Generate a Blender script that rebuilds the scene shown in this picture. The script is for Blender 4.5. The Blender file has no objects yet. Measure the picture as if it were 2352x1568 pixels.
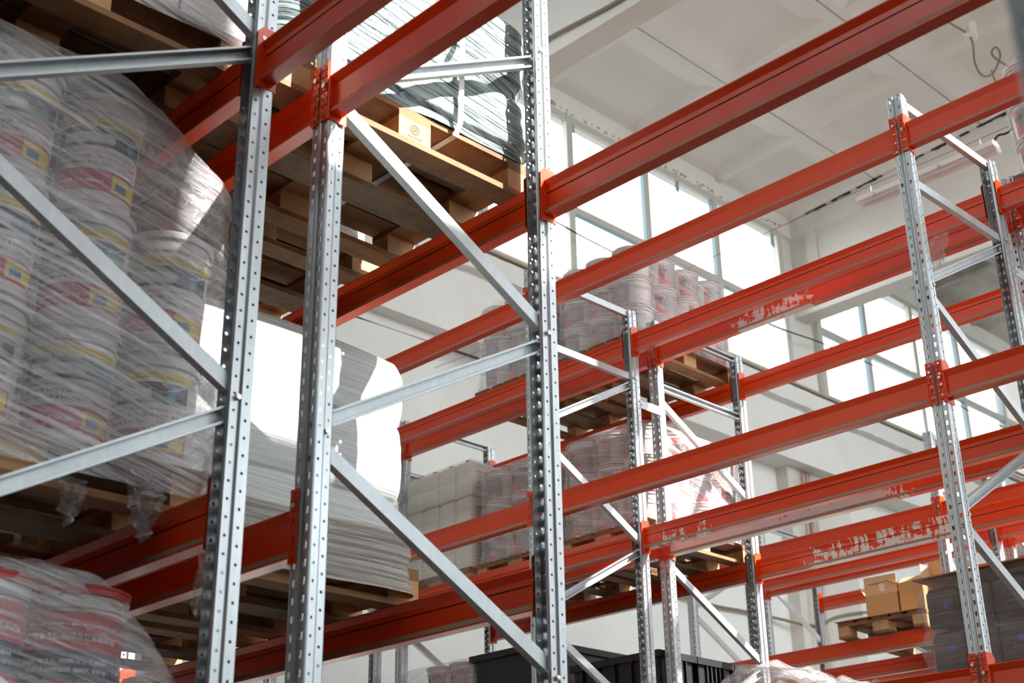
import bpy, bmesh, math, random
from mathutils import Vector, Matrix, noise
random.seed(7)
S = bpy.context.scene
COL = S.collection
# ---------------------------------------------------------------- camera
F_PX = 3153.8
R = Matrix(((0.69821119, 0.71574733, -0.01438385), (0.2986297, -0.27293491, 0.91450907), (0.65063157, -0.64281591, -0.40430962)))
cam = bpy.data.cameras.new('camera'); cam_o = bpy.data.objects.new('camera', cam); COL.objects.link(cam_o)
cam.sensor_width = 36; cam.lens = F_PX / 2352 * 36; cam.clip_start = 0.05; cam.clip_end = 200
cam_o.matrix_world = R.transposed().to_4x4()
cam.dof.use_dof = True; cam.dof.focus_distance = 6.5; cam.dof.aperture_fstop = 4.0
S.camera = cam_o
# ---------------------------------------------------------------- world, sun, exposure
w = bpy.data.worlds.new('sky'); S.world = w; w.use_nodes = True
bg = w.node_tree.nodes['Background']; bg.inputs[0].default_value = (0.90, 0.965, 1.0, 1); bg.inputs[1].default_value = 2.0
sun = bpy.data.lights.new('sun', 'SUN'); sun_o = bpy.data.objects.new('sun', sun); COL.objects.link(sun_o)
sun.energy = 7.0; sun.angle = math.radians(0.6); sun.color = (1.0, 0.96, 0.90)
sun_o.rotation_euler = Vector((-1.0, -0.38, -0.80)).to_track_quat('-Z', 'Y').to_euler()
S.view_settings.view_transform = 'Standard'; S.view_settings.look = 'None'
S.view_settings.gamma = 1; S.view_settings.exposure = 1.3; S.view_settings.use_curve_mapping = False
try:
    S.cycles.transparent_max_bounces = 24; S.cycles.max_bounces = 10; S.cycles.diffuse_bounces = 5
    S.cycles.sample_clamp_indirect = 6; S.cycles.caustics_reflective = False; S.cycles.caustics_refractive = False
except Exception: pass

# ---------------------------------------------------------------- materials
def lin(r, g, b):
    f = lambda c: (c/255/12.92) if c/255 <= .04045 else ((c/255+.055)/1.055)**2.4
    return (f(r), f(g), f(b), 1)
class NT:
    def __init__(s, name):
        s.m = bpy.data.materials.new(name); s.m.use_nodes = True
        s.t = s.m.node_tree; s.b = s.t.nodes['Principled BSDF']; s.out = s.t.nodes['Material Output']
    def n(s, typ, **kw):
        k = s.t.nodes.new(typ)
        for a, v in kw.items(): setattr(k, a, v)
        return k
    def link(s, a, b): s.t.links.new(a, b)
    def val(s, sock, v):
        if hasattr(v, 'is_linked') or isinstance(v, bpy.types.NodeSocket): s.link(v, sock)
        else: sock.default_value = v
    def math(s, op, a, b=0.0, c=None, clamp=False):
        k = s.n('ShaderNodeMath', operation=op, use_clamp=clamp); s.val(k.inputs[0], a); s.val(k.inputs[1], b)
        if c is not None: s.val(k.inputs[2], c)
        return k.outputs[0]
    def coord(s, kind='Object', scale=(1, 1, 1), loc=(0, 0, 0), rot=(0, 0, 0)):
        t = s.n('ShaderNodeTexCoord'); m = s.n('ShaderNodeMapping'); s.link(t.outputs[kind], m.inputs[0])
        m.inputs['Scale'].default_value = scale; m.inputs['Location'].default_value = loc; m.inputs['Rotation'].default_value = rot
        return m.outputs[0]
    def noise(s, vec, scale=5, detail=3, rough=.5, dist=0):
        k = s.n('ShaderNodeTexNoise'); s.link(vec, k.inputs['Vector'])
        k.inputs['Scale'].default_value = scale; k.inputs['Detail'].default_value = detail
        k.inputs['Roughness'].default_value = rough; k.inputs['Distortion'].default_value = dist
        return k.outputs['Fac']
    def ramp(s, fac, *stops):
        k = s.n('ShaderNodeValToRGB'); s.link(fac, k.inputs[0]); e = k.color_ramp.elements
        while len(e) < len(stops): e.new(.5)
        for i, (p, c) in enumerate(stops): e[i].position = p; e[i].color = c if len(c) == 4 else (*c, 1)
        return k.outputs[0]
    def mix(s, fac, a, b):
        k = s.n('ShaderNodeMix', data_type='RGBA'); s.val(k.inputs[0], fac); s.val(k.inputs[6], a); s.val(k.inputs[7], b)
        return k.outputs[2]
    def bump(s, h, strength=.3, dist=.01):
        k = s.n('ShaderNodeBump'); s.link(h, k.inputs['Height']); k.inputs['Strength'].default_value = strength
        k.inputs['Distance'].default_value = dist; s.link(k.outputs[0], s.b.inputs['Normal']); return k.outputs[0]
    def set(s, **kw):
        for a, v in kw.items(): s.val(s.b.inputs[a.replace('_', ' ')], v)
        return s
def plain(name, c, rough=.5, metal=0, spec=.5):
    m = NT(name); m.set(Base_Color=c, Roughness=rough, Metallic=metal); m.b.inputs['Specular IOR Level'].default_value = spec
    return m.m
g1 = lambda v: (v, v, v, 1)
M = {}
def steel(name, base, metal=.5, rough=.42):
    m = NT(name); v = m.coord('Object', (1, 1, .35)); n = m.noise(v, 60, 4, .6); n2 = m.noise(m.coord('Object', (1, 1, .15)), 12, 3)
    f = m.math('ADD', m.math('MULTIPLY', n, .5), m.math('MULTIPLY', n2, .5))
    c = m.ramp(f, (.3, tuple(x*.78 for x in base)), (.7, base))
    m.set(Base_Color=c, Metallic=metal, Roughness=m.math('MULTIPLY_ADD', n2, .3, rough-.15)); m.bump(n2, .08, .004)
    return m.m
M['steel'] = steel('galvanised_steel', (.56, .60, .62), .6, .36)
M['steel2'] = steel('galvanised_steel_brace', (.62, .67, .69), .35, .42)
M['bolt'] = plain('zinc_bolt', (.6, .6, .58, 1), .35, .9)
def orange(name, spill=0, x0=0, x1=2.6, seed=0, edge=.62):
    m = NT(name); v = m.coord('Object', (1, 1, 1)); n = m.noise(v, 3, 3)
    c = m.mix(n, lin(232, 72, 8), lin(218, 58, 8))
    sc = m.noise(m.coord('Object', (1, 2, 2)), 3, 3, .5)
    if spill:
        sx = m.n('ShaderNodeSeparateXYZ'); m.link(m.coord('Object'), sx.inputs[0]); X = sx.outputs[0]; Z = sx.outputs[2]
        st = m.noise(m.coord('Object', (28, 1, 3), (seed, 0, 0)), 1.6, 4, .65, .3)      # vertical runs
        bl = m.noise(m.coord('Object', (4, 4, 9), (seed, 0, 3)), 2.2, 4, .6)
        env = m.math('MULTIPLY', m.math('MULTIPLY', m.math('SUBTRACT', X, x0), 2.5, clamp=True), m.math('MULTIPLY', m.math('SUBTRACT', x1, X), 2.5, clamp=True))
        low = m.math('MULTIPLY_ADD', m.math('SUBTRACT', .14, Z), .9, 0.0)
        f = m.math('ADD', m.math('MULTIPLY', st, .55), m.math('MULTIPLY', bl, .5)); f = m.math('ADD', f, low)
        f = m.math('MULTIPLY', f, m.math('MULTIPLY_ADD', env, .55, .45))
        k = m.math('GREATER_THAN', f, edge)
        c = m.mix(k, c, lin(224, 219, 213))
    m.set(Base_Color=c, Roughness=m.math('MULTIPLY_ADD', sc, .25, .20)); m.b.inputs['Specular IOR Level'].default_value = .42
    m.b.inputs['Coat Weight'].default_value = .12; m.b.inputs['Coat Roughness'].default_value = .12
    m.bump(m.noise(v, 5, 2), .05, .004)
    return m.m
M['orange'] = orange('orange_paint')
M['spill_a'] = orange('orange_paint_spilled', 1, .35, 1.6, 3.1, .58)
M['spill_b'] = orange('orange_paint_flooded', 1, -.4, 2.0, 9.3, .50)
M['spill_c'] = orange('orange_paint_splashed', 1, .1, 1.9, 5.7, .575)
M['spill_d'] = orange('orange_paint_dripped', 1, -.3, .9, 14.7, .645)
M['dust'] = plain('ledge_dust', lin(150, 134, 118), .9)
M['groove'] = plain('dark_groove', (.06, .008, .006, 1), .6)
def wood(name, a, b, stain=.5):
    m = NT(name); v = m.coord('Object', (14, 1.2, 14)); n = m.noise(v, 3, 6, .65, .6); n2 = m.noise(m.coord('Object', (2, 2, 2)), 2.6, 4, .65)
    c = m.mix(n, a, b); k = m.ramp(n2, (.46, g1(0)), (.72, g1(stain))); c = m.mix(k, c, lin(70, 52, 38))
    m.set(Base_Color=c, Roughness=.72); m.bump(n, .25, .004); return m.m
M['wood'] = wood('pallet_wood', lin(172, 124, 78), lin(112, 74, 44), .65)
M['wood_b'] = wood('weathered_wood', lin(142, 114, 84), lin(90, 68, 48), .85)
M['block'] = wood('pallet_block_wood', lin(216, 176, 124), lin(172, 128, 82), .4)
M['strap'] = plain('white_strap', (.8, .8, .78, 1), .4)
def plaster(name, a, b, bump=.25, crack=0, stains=None):
    m = NT(name); v = m.coord('Object'); n = m.noise(v, .7, 5, .6); n2 = m.noise(v, 9, 5, .7)
    c = m.mix(m.ramp(n, (.35, g1(0)), (.7, g1(1))), a, b)
    if crack:
        sp = m.ramp(m.noise(v, 14, 6, .8), (.70, g1(0)), (.74, g1(crack))); c = m.mix(sp, c, lin(120, 110, 95))
    if stains:
        sx = m.n('ShaderNodeSeparateXYZ'); m.link(m.coord('Object'), sx.inputs[0])
        for (y0, wid, colr, amt) in stains:
            d = m.math('ABSOLUTE', m.math('SUBTRACT', sx.outputs[1], y0)); k = m.math('SUBTRACT', 1.0, m.math('DIVIDE', d, wid), clamp=True)
            st = m.noise(m.coord('Object', (1, 9, .5)), 1.5, 5, .7); k = m.math('MULTIPLY', m.ramp(m.math('MULTIPLY', k, st), (.22, g1(0)), (.55, g1(1))), amt)
            c = m.mix(k, c, colr)
    m.set(Base_Color=c, Roughness=.85); m.bump(m.math('ADD', n2, m.noise(v, 45, 3)), bump, .012); return m.m
M['ceil'] = plaster('whitewashed_slab', lin(230, 228, 223), lin(238, 235, 230), .12)
M['ceil_old'] = plaster('stained_slab', lin(200, 196, 188), lin(112, 106, 98), .3, .8)
M['wall'] = plaster('painted_wall', lin(240, 241, 237), lin(228, 228, 222), .3, .25)
M['wall_rust'] = plaster('rust_stained_column', lin(224, 220, 212), lin(205, 200, 192), .3, .3, [(16.8, .5, lin(120, 70, 40), 1.0)])
M['girder'] = plaster('painted_concrete', lin(232, 231, 226), lin(222, 220, 213), .15, .15)
M['peel'] = plaster('peeling_paint', lin(208, 198, 188), lin(180, 160, 140), .5, .9)
M['wall_pink'] = plaster('dull_wall', lin(160, 150, 145), lin(174, 165, 158), .2)
M['wall_dull'] = plaster('grey_wall', lin(118, 118, 118), lin(130, 130, 130), .2)
M['floor'] = plaster('concrete_floor', lin(64, 64, 63), lin(52, 52, 51), .15)
M['yard'] = plain('yard_ground', lin(104, 103, 100), .9)
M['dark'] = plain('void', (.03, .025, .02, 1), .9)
M['pvc'] = plain('window_profile', lin(205, 205, 198), .35)
M['bead'] = plain('glazing_bead', lin(120, 150, 158), .3)
M['sill'] = plain('sill_metal', lin(176, 164, 148), .6)
M['rod'] = plain('dark_rod', lin(52, 58, 54), .5, .6)
M['cable'] = plain('grey_cable', lin(140, 128, 110), .6)
M['tape'] = plain('grey_tape', lin(150, 172, 180), .6)
def glass():
    m = NT('window_glass'); tr = m.n('ShaderNodeBsdfTransparent'); gl = m.n('ShaderNodeBsdfGlossy'); gl.inputs['Roughness'].default_value = .03
    mx = m.n('ShaderNodeMixShader'); mx.inputs[0].default_value = .05; m.link(tr.outputs[0], mx.inputs[1]); m.link(gl.outputs[0], mx.inputs[2])
    m.link(mx.outputs[0], m.out.inputs[0]); return m.m
M['glass'] = glass()
def film(name, lo, hi, tint=(.9, .92, .93, 1), tilt=.25, freq=55, amin=.41, amax=.64):
    m = NT(name); m.b.inputs['Base Color'].default_value = tint; m.b.inputs['Roughness'].default_value = .16; m.b.inputs['Specular IOR Level'].default_value = .9
    sx = m.n('ShaderNodeSeparateXYZ'); m.link(m.coord('UV'), sx.inputs[0]); cb = m.n('ShaderNodeCombineXYZ')
    m.link(m.math('MULTIPLY', sx.outputs[0], 1.6), cb.inputs[0]); m.link(m.math('MULTIPLY', m.math('MULTIPLY_ADD', sx.outputs[0], tilt, sx.outputs[1]), freq), cb.inputs[1])
    n = m.noise(cb.outputs[0], 1.0, 5, .68, .35); big = m.noise(m.coord('UV', (1.5, 5, 1)), 1.5, 3, .5, .4)
    f = m.math('ADD', m.math('MULTIPLY', n, .75), m.math('MULTIPLY', big, .25)); k = m.ramp(f, (amin, g1(lo)), (amax, g1(hi)))
    nb = m.bump(f, .9, .02)
    tr = m.n('ShaderNodeBsdfTransparent'); gl = m.n('ShaderNodeBsdfGlossy'); gl.inputs['Roughness'].default_value = .18; m.link(nb, gl.inputs['Normal'])
    mx = m.n('ShaderNodeMixShader'); m.link(k, mx.inputs[0]); m.link(tr.outputs[0], mx.inputs[1]); m.link(m.b.outputs[0], mx.inputs[2])
    m2 = m.n('ShaderNodeMixShader'); m2.inputs[0].default_value = .12; m.link(mx.outputs[0], m2.inputs[1]); m.link(gl.outputs[0], m2.inputs[2])
    m.link(m2.outputs[0], m.out.inputs[0]); return m.m
M['film'] = film('stretch_film', .05, .42, (.96, .97, .98, 1))
M['film_big'] = film('stretch_film_heavy', .05, .66, (.88, .87, .89, 1), .22, 48)
M['film_fine'] = film('stretch_film_fine', .02, .20, (.96, .97, .96, 1), .02, 90)
M['film_clear'] = film('stretch_film_clear', .03, .35, (.9, .9, .92, 1), -.3, 60)
M['film_grey'] = film('stretch_film_dark_load', .02, .30, (.5, .5, .5, 1), .02, 60)
def wrap(name, dark, light, tilt, freq=45, lo=.38, hi=.66, rough=.2, spec=.8, bmp=.8, dist=.5):
    m = NT(name); sx = m.n('ShaderNodeSeparateXYZ'); m.link(m.coord('UV'), sx.inputs[0]); cb = m.n('ShaderNodeCombineXYZ')
    m.link(m.math('MULTIPLY', sx.outputs[0], 1.8), cb.inputs[0]); m.link(m.math('MULTIPLY', m.math('MULTIPLY_ADD', sx.outputs[0], tilt, sx.outputs[1]), freq), cb.inputs[1])
    n = m.noise(cb.outputs[0], 1.0, 5, .7, dist); c = m.ramp(n, (lo, dark), (hi, light))
    m.set(Base_Color=c, Roughness=m.math('MULTIPLY_ADD', n, .2, rough-.08)); m.b.inputs['Specular IOR Level'].default_value = spec; m.bump(n, bmp, .03); return m.m
M['wrap_green'] = wrap('green_grey_wrapping', lin(28, 54, 58), lin(200, 218, 216), .13, 60, .40, .60, .2, .8, .7, .15)
M['wrap_white'] = wrap('white_wrapping', lin(176, 184, 180), lin(218, 224, 222), .04, 110, .3, .6, .25, .6, .25)
M['wrap_cream'] = wrap('cream_wrapping', lin(190, 180, 160), lin(235, 228, 214), .3, 20)
M['wrap_skirt'] = wrap('film_skirt', lin(165, 160, 150), lin(222, 220, 212), .02, 70)
M['pail'] = plain('white_plastic', lin(222, 216, 212), .35)
M['pail_red'] = plain('red_plastic', lin(190, 24, 34), .3)
M['pail_dark'] = plain('dark_red_pail', lin(58, 26, 30), .3)
M['lid'] = plain('pale_lid', lin(214, 210, 206), .4)
M['rim_red'] = plain('red_rim', lin(196, 62, 62), .4)
M['metal_handle'] = plain('wire_handle', (.5, .5, .5, 1), .3, .9)
def uvmat(name, base):
    m = NT(name); sx = m.n('ShaderNodeSeparateXYZ'); m.link(m.coord('UV'), sx.inputs[0]); m.U, m.V = sx.outputs[0], sx.outputs[1]; m.c = base
    def rect(u0, u1, v0, v1, col, amt=1.0):
        f = m.math('MULTIPLY', m.math('GREATER_THAN', m.U, u0), m.math('LESS_THAN', m.U, u1))
        f = m.math('MULTIPLY', f, m.math('MULTIPLY', m.math('GREATER_THAN', m.V, v0), m.math('LESS_THAN', m.V, v1)))
        if not isinstance(amt, float): f = m.math('MULTIPLY', f, amt)
        m.c = m.mix(f, m.c, col)
    def ring(u, v, r0, r1, col, asp=1.0):
        du = m.math('MULTIPLY', m.math('SUBTRACT', m.U, u), asp); dv = m.math('SUBTRACT', m.V, v)
        d = m.math('SQRT', m.math('ADD', m.math('MULTIPLY', du, du), m.math('MULTIPLY', dv, dv)))
        m.c = m.mix(m.math('MULTIPLY', m.math('GREATER_THAN', d, r0), m.math('LESS_THAN', d, r1)), m.c, col)
    def lines(u0, u1, v0, v1, col, freq=40):
        k = m.math('GREATER_THAN', m.math('SINE', m.math('MULTIPLY', m.V, freq*6.28)), .1)
        t = m.math('GREATER_THAN', m.noise(m.coord('UV', (60, freq, 1)), 1, 1), .45)
        rect(u0, u1, v0, v1, col, m.math('MULTIPLY', k, t))
    m.rect, m.ring, m.lines = rect, ring, lines
    return m
m = uvmat('label_paint_pail', lin(222, 220, 222)); navy = lin(44, 52, 78); mag = lin(196, 44, 84); yel = lin(226, 196, 50)
m.rect(0, 1, .86, .97, yel); m.lines(.1, .9, .885, .945, lin(150, 130, 50), 16); m.rect(.04, .96, .58, .84, navy); m.rect(.12, .6, .63, .76, lin(225, 226, 232), .8)
m.ring(.78, .70, .0, .09, lin(70, 150, 190), 2.0); m.lines(.06, .9, .34, .52, lin(170, 130, 145), 12); m.rect(0, 1, 0, .28, mag); m.rect(.62, .97, .03, .24, lin(226, 205, 70), .8)
m.rect(.66, .8, .06, .16, lin(70, 110, 160)); m.lines(.05, .55, .04, .14, lin(230, 170, 190), 10); m.set(Base_Color=m.c, Roughness=.35); M['label_big'] = m.m
m = uvmat('label_grey_red', lin(150, 150, 153)); red = lin(206, 48, 44)
m.rect(0, .22, .12, 1, red); m.lines(.03, .27, .45, .62, lin(40, 30, 34), 14); m.rect(0, .30, .62, .80, lin(60, 54, 60), .7); m.ring(.62, .5, .36, .41, red, 1.5); m.rect(.55, 1, .0, .16, lin(160, 160, 162))
m.rect(.0, .55, .0, .2, lin(214, 88, 70)); m.set(Base_Color=m.c, Roughness=.4); M['label_grey'] = m.m
m = uvmat('label_red_navy', lin(206, 36, 50)); m.rect(.05, .95, .2, .55, lin(30, 52, 84)); m.lines(.12, .8, .26, .5, lin(220, 226, 232), 10); m.lines(.1, .85, .62, .86, lin(240, 230, 232), 6); m.set(Base_Color=m.c, Roughness=.35); M['label_red'] = m.m
m = uvmat('label_canister', lin(226, 222, 218)); m.rect(0, 1, .94, 1, red); m.rect(0, 1, 0, .05, red); m.lines(.06, .94, .2, .9, lin(120, 116, 116), 16); m.rect(.75, .95, .05, .2, lin(40, 40, 40)); m.set(Base_Color=m.c, Roughness=.35); M['label_can'] = m.m
m = uvmat('label_dark_can', lin(60, 56, 54)); m.ring(.7, .62, 0, .17, lin(38, 84, 150), 1.2); m.rect(.35, .9, .24, .31, lin(140, 66, 52)); m.set(Base_Color=m.c, Roughness=.35); M['label_dark'] = m.m
M['canister'] = plain('milky_canister', lin(236, 237, 226), .35)
M['canister_dark'] = plain('grey_canister', lin(58, 53, 50), .35)
M['cap'] = plain('red_cap', lin(204, 56, 66), .4)
M['card'] = plain('cardboard', lin(188, 148, 104), .8)
M['card_in'] = plain('cardboard_inside', lin(206, 172, 128), .8)
M['black'] = plain('black_plastic', lin(9, 9, 10), .45)
M['lamp'] = plain('lamp_housing', lin(244, 243, 240), .4)
def lampcover():
    m = NT('lamp_diffuser'); m.set(Base_Color=lin(246, 244, 246), Roughness=.12); tr = m.n('ShaderNodeBsdfTransparent'); mx = m.n('ShaderNodeMixShader'); mx.inputs[0].default_value = .5
    m.link(tr.outputs[0], mx.inputs[1]); m.link(m.b.outputs[0], mx.inputs[2]); m.link(mx.outputs[0], m.out.inputs[0]); return m.m
M['diffuser'] = lampcover()
M['brick'] = plaster('outside_brick', lin(190, 205, 212), lin(170, 188, 198), .3)
M['paper'] = plain('white_label_paper', lin(225, 205, 205), .6)
M['ink'] = plain('ink', lin(80, 60, 45), .7)

# ---------------------------------------------------------------- mesh helpers
class MB:
    def __init__(s): s.v = []; s.f = []; s.mi = []; s.uv = None
    def add(s, vs, fs, mi=0):
        o = len(s.v); s.v += [tuple(p) for p in vs]; s.f += [tuple(i+o for i in q) for q in fs]; s.mi += [mi]*len(fs); return s
    def box(s, x0, x1, y0, y1, z0, z1, mi=0):
        return s.add([(x0,y0,z0),(x1,y0,z0),(x1,y1,z0),(x0,y1,z0),(x0,y0,z1),(x1,y0,z1),(x1,y1,z1),(x0,y1,z1)],
                     [(0,3,2,1),(4,5,6,7),(0,1,5,4),(1,2,6,5),(2,3,7,6),(3,0,4,7)], mi)
    def prism(s, pts, a, b, mi=0):          # pts: closed loop of (y,z); extruded along x
        n = len(pts); vs = [(a, p[0], p[1]) for p in pts] + [(b, p[0], p[1]) for p in pts]
        return s.add(vs, [(i, (i+1) % n, n+(i+1) % n, n+i) for i in range(n)] + [tuple(range(n-1, -1, -1)), tuple(range(n, 2*n))], mi)
    def tube(s, path, r, seg=8, mi=0):
        P = [Vector(p) for p in path]; vs = []; up = Vector((0, 0, 1))
        for i, p in enumerate(P):
            d = (P[min(i+1, len(P)-1)]-P[max(i-1, 0)]).normalized(); a = d.cross(up)
            a = a.normalized() if a.length > .05 else Vector((1, 0, 0)); b = d.cross(a)
            vs += [p+a*r*math.cos(6.2832*k/seg)+b*r*math.sin(6.2832*k/seg) for k in range(seg)]
        fs = [(i*seg+k, i*seg+(k+1) % seg, (i+1)*seg+(k+1) % seg, (i+1)*seg+k) for i in range(len(P)-1) for k in range(seg)]
        fs += [tuple(range(seg-1, -1, -1)), tuple(range((len(P)-1)*seg, len(P)*seg))]
        return s.add(vs, fs, mi)
    def lathe(s, prof, seg=28, mi=0, c=(0, 0)):
        vs = []; n = len(prof)
        for r, z in prof: vs += [(c[0]+r*math.cos(6.2832*k/seg), c[1]+r*math.sin(6.2832*k/seg), z) for k in range(seg)]
        fs = [(i*seg+k, i*seg+(k+1) % seg, (i+1)*seg+(k+1) % seg, (i+1)*seg+k) for i in range(n-1) for k in range(seg)]
        return s.add(vs, fs, mi)
    def mesh(s, name, mats, smooth=0):
        me = bpy.data.meshes.new(name); me.from_pydata(s.v, [], s.f)
        for mm in (mats if isinstance(mats, (list, tuple)) else [mats]): me.materials.append(M[mm])
        me.polygons.foreach_set('material_index', s.mi)
        if s.uv:
            l = me.uv_layers.new(name='UVMap')
            for lp in me.loops: l.data[lp.index].uv = s.uv[lp.vertex_index]
        me.update()
        if smooth:
            me.shade_smooth() if hasattr(me, 'shade_smooth') else None
            try: me.set_sharp_from_angle(angle=math.radians(smooth))
            except Exception: pass
        return me
def obj(name, me, parent=None, loc=(0, 0, 0), rot=(0, 0, 0)):
    o = bpy.data.objects.new(name, me); COL.objects.link(o); o.location = loc; o.rotation_euler = rot
    if parent is not None: o.parent = parent
    return o
def tag(o, label, cat, group=None, kind=None):
    o['label'] = label; o['category'] = cat
    if group: o['group'] = group
    if kind: o['kind'] = kind
    return o
def empty(name, loc=(0, 0, 0), rot=(0, 0, 0)):
    o = bpy.data.objects.new(name, None); COL.objects.link(o); o.location = loc; o.rotation_euler = rot; o.empty_display_size = .1; return o
def struct(name, mb, mats, smooth=0, parent=None):
    o = obj(name, mb.mesh(name, mats, smooth), parent)
    if parent is None: o['kind'] = 'structure'
    return o
KIDS = {}
def dup(root, loc, rot=None):
    r = root.copy(); COL.objects.link(r); r.location = loc
    if rot is not None: r.rotation_euler = rot
    for ch in KIDSOF(root):
        c = ch.copy(); COL.objects.link(c); c.parent = r
        KIDS.setdefault(r.name, []).append(c)
        for g in KIDSOF(ch):
            d = g.copy(); COL.objects.link(d); d.parent = c; KIDS.setdefault(c.name, []).append(d)
    return r
def KIDSOF(o):
    if o.name not in KIDS: KIDS[o.name] = [c for c in bpy.data.objects if c.parent == o]
    return KIDS[o.name]
USED = set()
NUM = ['first', 'second', 'third', 'fourth', 'fifth']
def first_or_dup(proto, loc, rot=None):
    if proto.name not in USED:
        USED.add(proto.name); proto.location = loc
        if rot is not None: proto.rotation_euler = rot
        KIDSOF(proto); return proto
    return dup(proto, loc, rot)

# ---------------------------------------------------------------- the hall
FZ = -1.75
RS = .07                                    # roof slope
def rz(x, base=10.45): return base + RS*(x+10.5)
mb = MB().box(-11.3, 9, -6, 26, FZ-.2, FZ); struct('floor', mb, 'floor')
mb = MB().box(-150, 150, -150, 150, FZ-.4, FZ-.21); struct('ground', mb, 'yard')  # unseen ground outside, added to block sky light from below
# roof slabs: ribbed concrete plates between the girders
def slabs(mb, y0, y1, nr):
    x = -10.75
    xs = [-10.75, -8.95, -7.17, -5.39, -3.61, -1.83, -.05, 1.73]
    for a, b in zip(xs[:-1], xs[1:]):
        a += .011; b -= .011; ys = [y0 + (y1-y0)*i/nr for i in range(nr+1)]
        for c, d in zip(ys[:-1], ys[1:]):
            e = .05; q = .42; h = .155
            o = [(a, c), (b, c), (b, d), (a, d)]; i1 = [(a+e+.06, c+e), (b-e-.06, c+e), (b-e-.06, d-e), (a+e+.06, d-e)]; i2 = [(a+q, c+.14), (b-q, c+.14), (b-q, d-.14), (a+q, d-.14)]
            vs = [(x, y, rz(x)) for x, y in o] + [(x, y, rz(x)) for x, y in i1] + [(x, y, rz(x)+h) for x, y in i2]
            fs = []
            for k in range(4): l = (k+1) % 4; fs += [(k, 4+k, 4+l, l), (4+k, 8+k, 8+l, 4+l)]
            fs.append((8, 9, 10, 11)); mb.add(vs, fs)
        for xx in (a, b):                    # slab sides, seen in the joints
            mb.add([(xx, y0, rz(xx)), (xx, y1, rz(xx)), (xx, y1, rz(xx)+.4), (xx, y0, rz(xx)+.4)], [(0, 1, 2, 3)])
mb = MB(); slabs(mb, 1.6, 8.97, 4); slabs(mb, 9.28, 16.6, 4)
c = struct('ceiling', mb, 'ceil')
mb = MB(); slabs(mb, 16.95, 24.2, 4); struct('stained_roof_slabs', mb, 'ceil_old', parent=c)
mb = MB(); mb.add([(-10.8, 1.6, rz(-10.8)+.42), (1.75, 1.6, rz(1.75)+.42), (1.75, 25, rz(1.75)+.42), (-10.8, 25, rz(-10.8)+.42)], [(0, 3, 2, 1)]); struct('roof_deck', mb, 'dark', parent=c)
mb = MB(); mb.add([(-10.9, -6, 10.5), (4, -6, 11.4), (4, 1.6, 11.4), (-10.9, 1.6, 10.5)], [(0, 3, 2, 1)]); mb.add([(1.75, 1.6, 11.3), (4, 1.6, 11.45), (4, 24.3, 11.45), (1.75, 24.3, 11.3)], [(0, 3, 2, 1)]); struct('plain_roof', mb, 'ceil', parent=c)  # unseen roof, its near part added to reduce ambient light
mb = MB(); mb.box(4, 4.2, -6, 4.7, 4.8, 11.5); mb.box(4, 4.2, -6, 1.6, FZ, 4.8); mb.box(4, 4.2, 4.7, 5.75, 4.8, 7.9); mb.box(4, 4.2, 5.75, 7.6, 4.8, 7.8); mb.box(4, 4.2, 7.6, 9.6, 4.8, 9.3); mb.box(4, 4.2, 9.3, 24.5, 4.0, 4.6); mb.box(4, 4.2, -6, 24.5, FZ, 2.4); mb.box(4, 4.2, 24, 24.5, FZ, 11.5); mb.box(4, 4.2, -6, -5.7, FZ, 11.5); struct('wall_right_sun_mask', mb, 'wall')  # unseen wall, uneven openings shaped to cut the sun and admit sky light
# girders
def girder(n, y0, y1):
    mb = MB()
    def blk(xa, xb, ya, yb, za, top):
        mb.add([(xa,ya,za),(xb,ya,za),(xb,yb,za),(xa,yb,za),(xa,ya,rz(xa)+top),(xb,ya,rz(xb)+top),(xb,yb,rz(xb)+top),(xa,yb,rz(xa)+top)],
               [(0,3,2,1),(4,5,6,7),(0,1,5,4),(1,2,6,5),(2,3,7,6),(3,0,4,7)])
    blk(-10.7, 1.7, y0+.09, y1-.09, 9.0, 0.03); blk(-10.7, 1.7, y0+.005, y1-.005, 10.4, .35)                                  # web
    # sloping-topped upper flange with a chamfer under it, bottom flange
    for (ya, yb) in ((y0, y0+.09), (y1-.09, y1)):
        inner = yb if ya == y0 else ya; outer = ya if ya == y0 else yb
        for xa, xb in ((-10.7, 1.7),):
            vs = [];
            for x in (xa, xb): vs += [(x, outer, rz(x)-.01), (x, outer, rz(x)-.24), (x, inner, rz(x)-.33), (x, inner, rz(x)-.01)]
            mb.add(vs, [(0, 1, 5, 4), (1, 2, 6, 5), (3, 0, 4, 7), (0, 3, 2, 1), (4, 5, 6, 7)])
    mb.box(-10.7, 1.7, y0, y1, 8.80, 9.02)
    mb.box(-10.28, -10.12, y0+.03, y1-.03, 9.02, 10.2)
    return struct(f'trim_{n}', mb, 'girder')
girder(1, 8.97, 9.28); girder(2, 16.6, 16.95); girder(3, 24.2, 24.5)
# crumbling joint above the girder 2
random.seed(3); mb = MB(); x = -10.2
while x < -4:
    l = random.uniform(.05, .14); 
    if random.random() < .86: mb.box(x, x+l, 16.575, 16.61, rz(x)-random.uniform(.0, .035), rz(x)+random.uniform(.05, .1))
    x += l
struct('trim_4', mb, 'dark')
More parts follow.
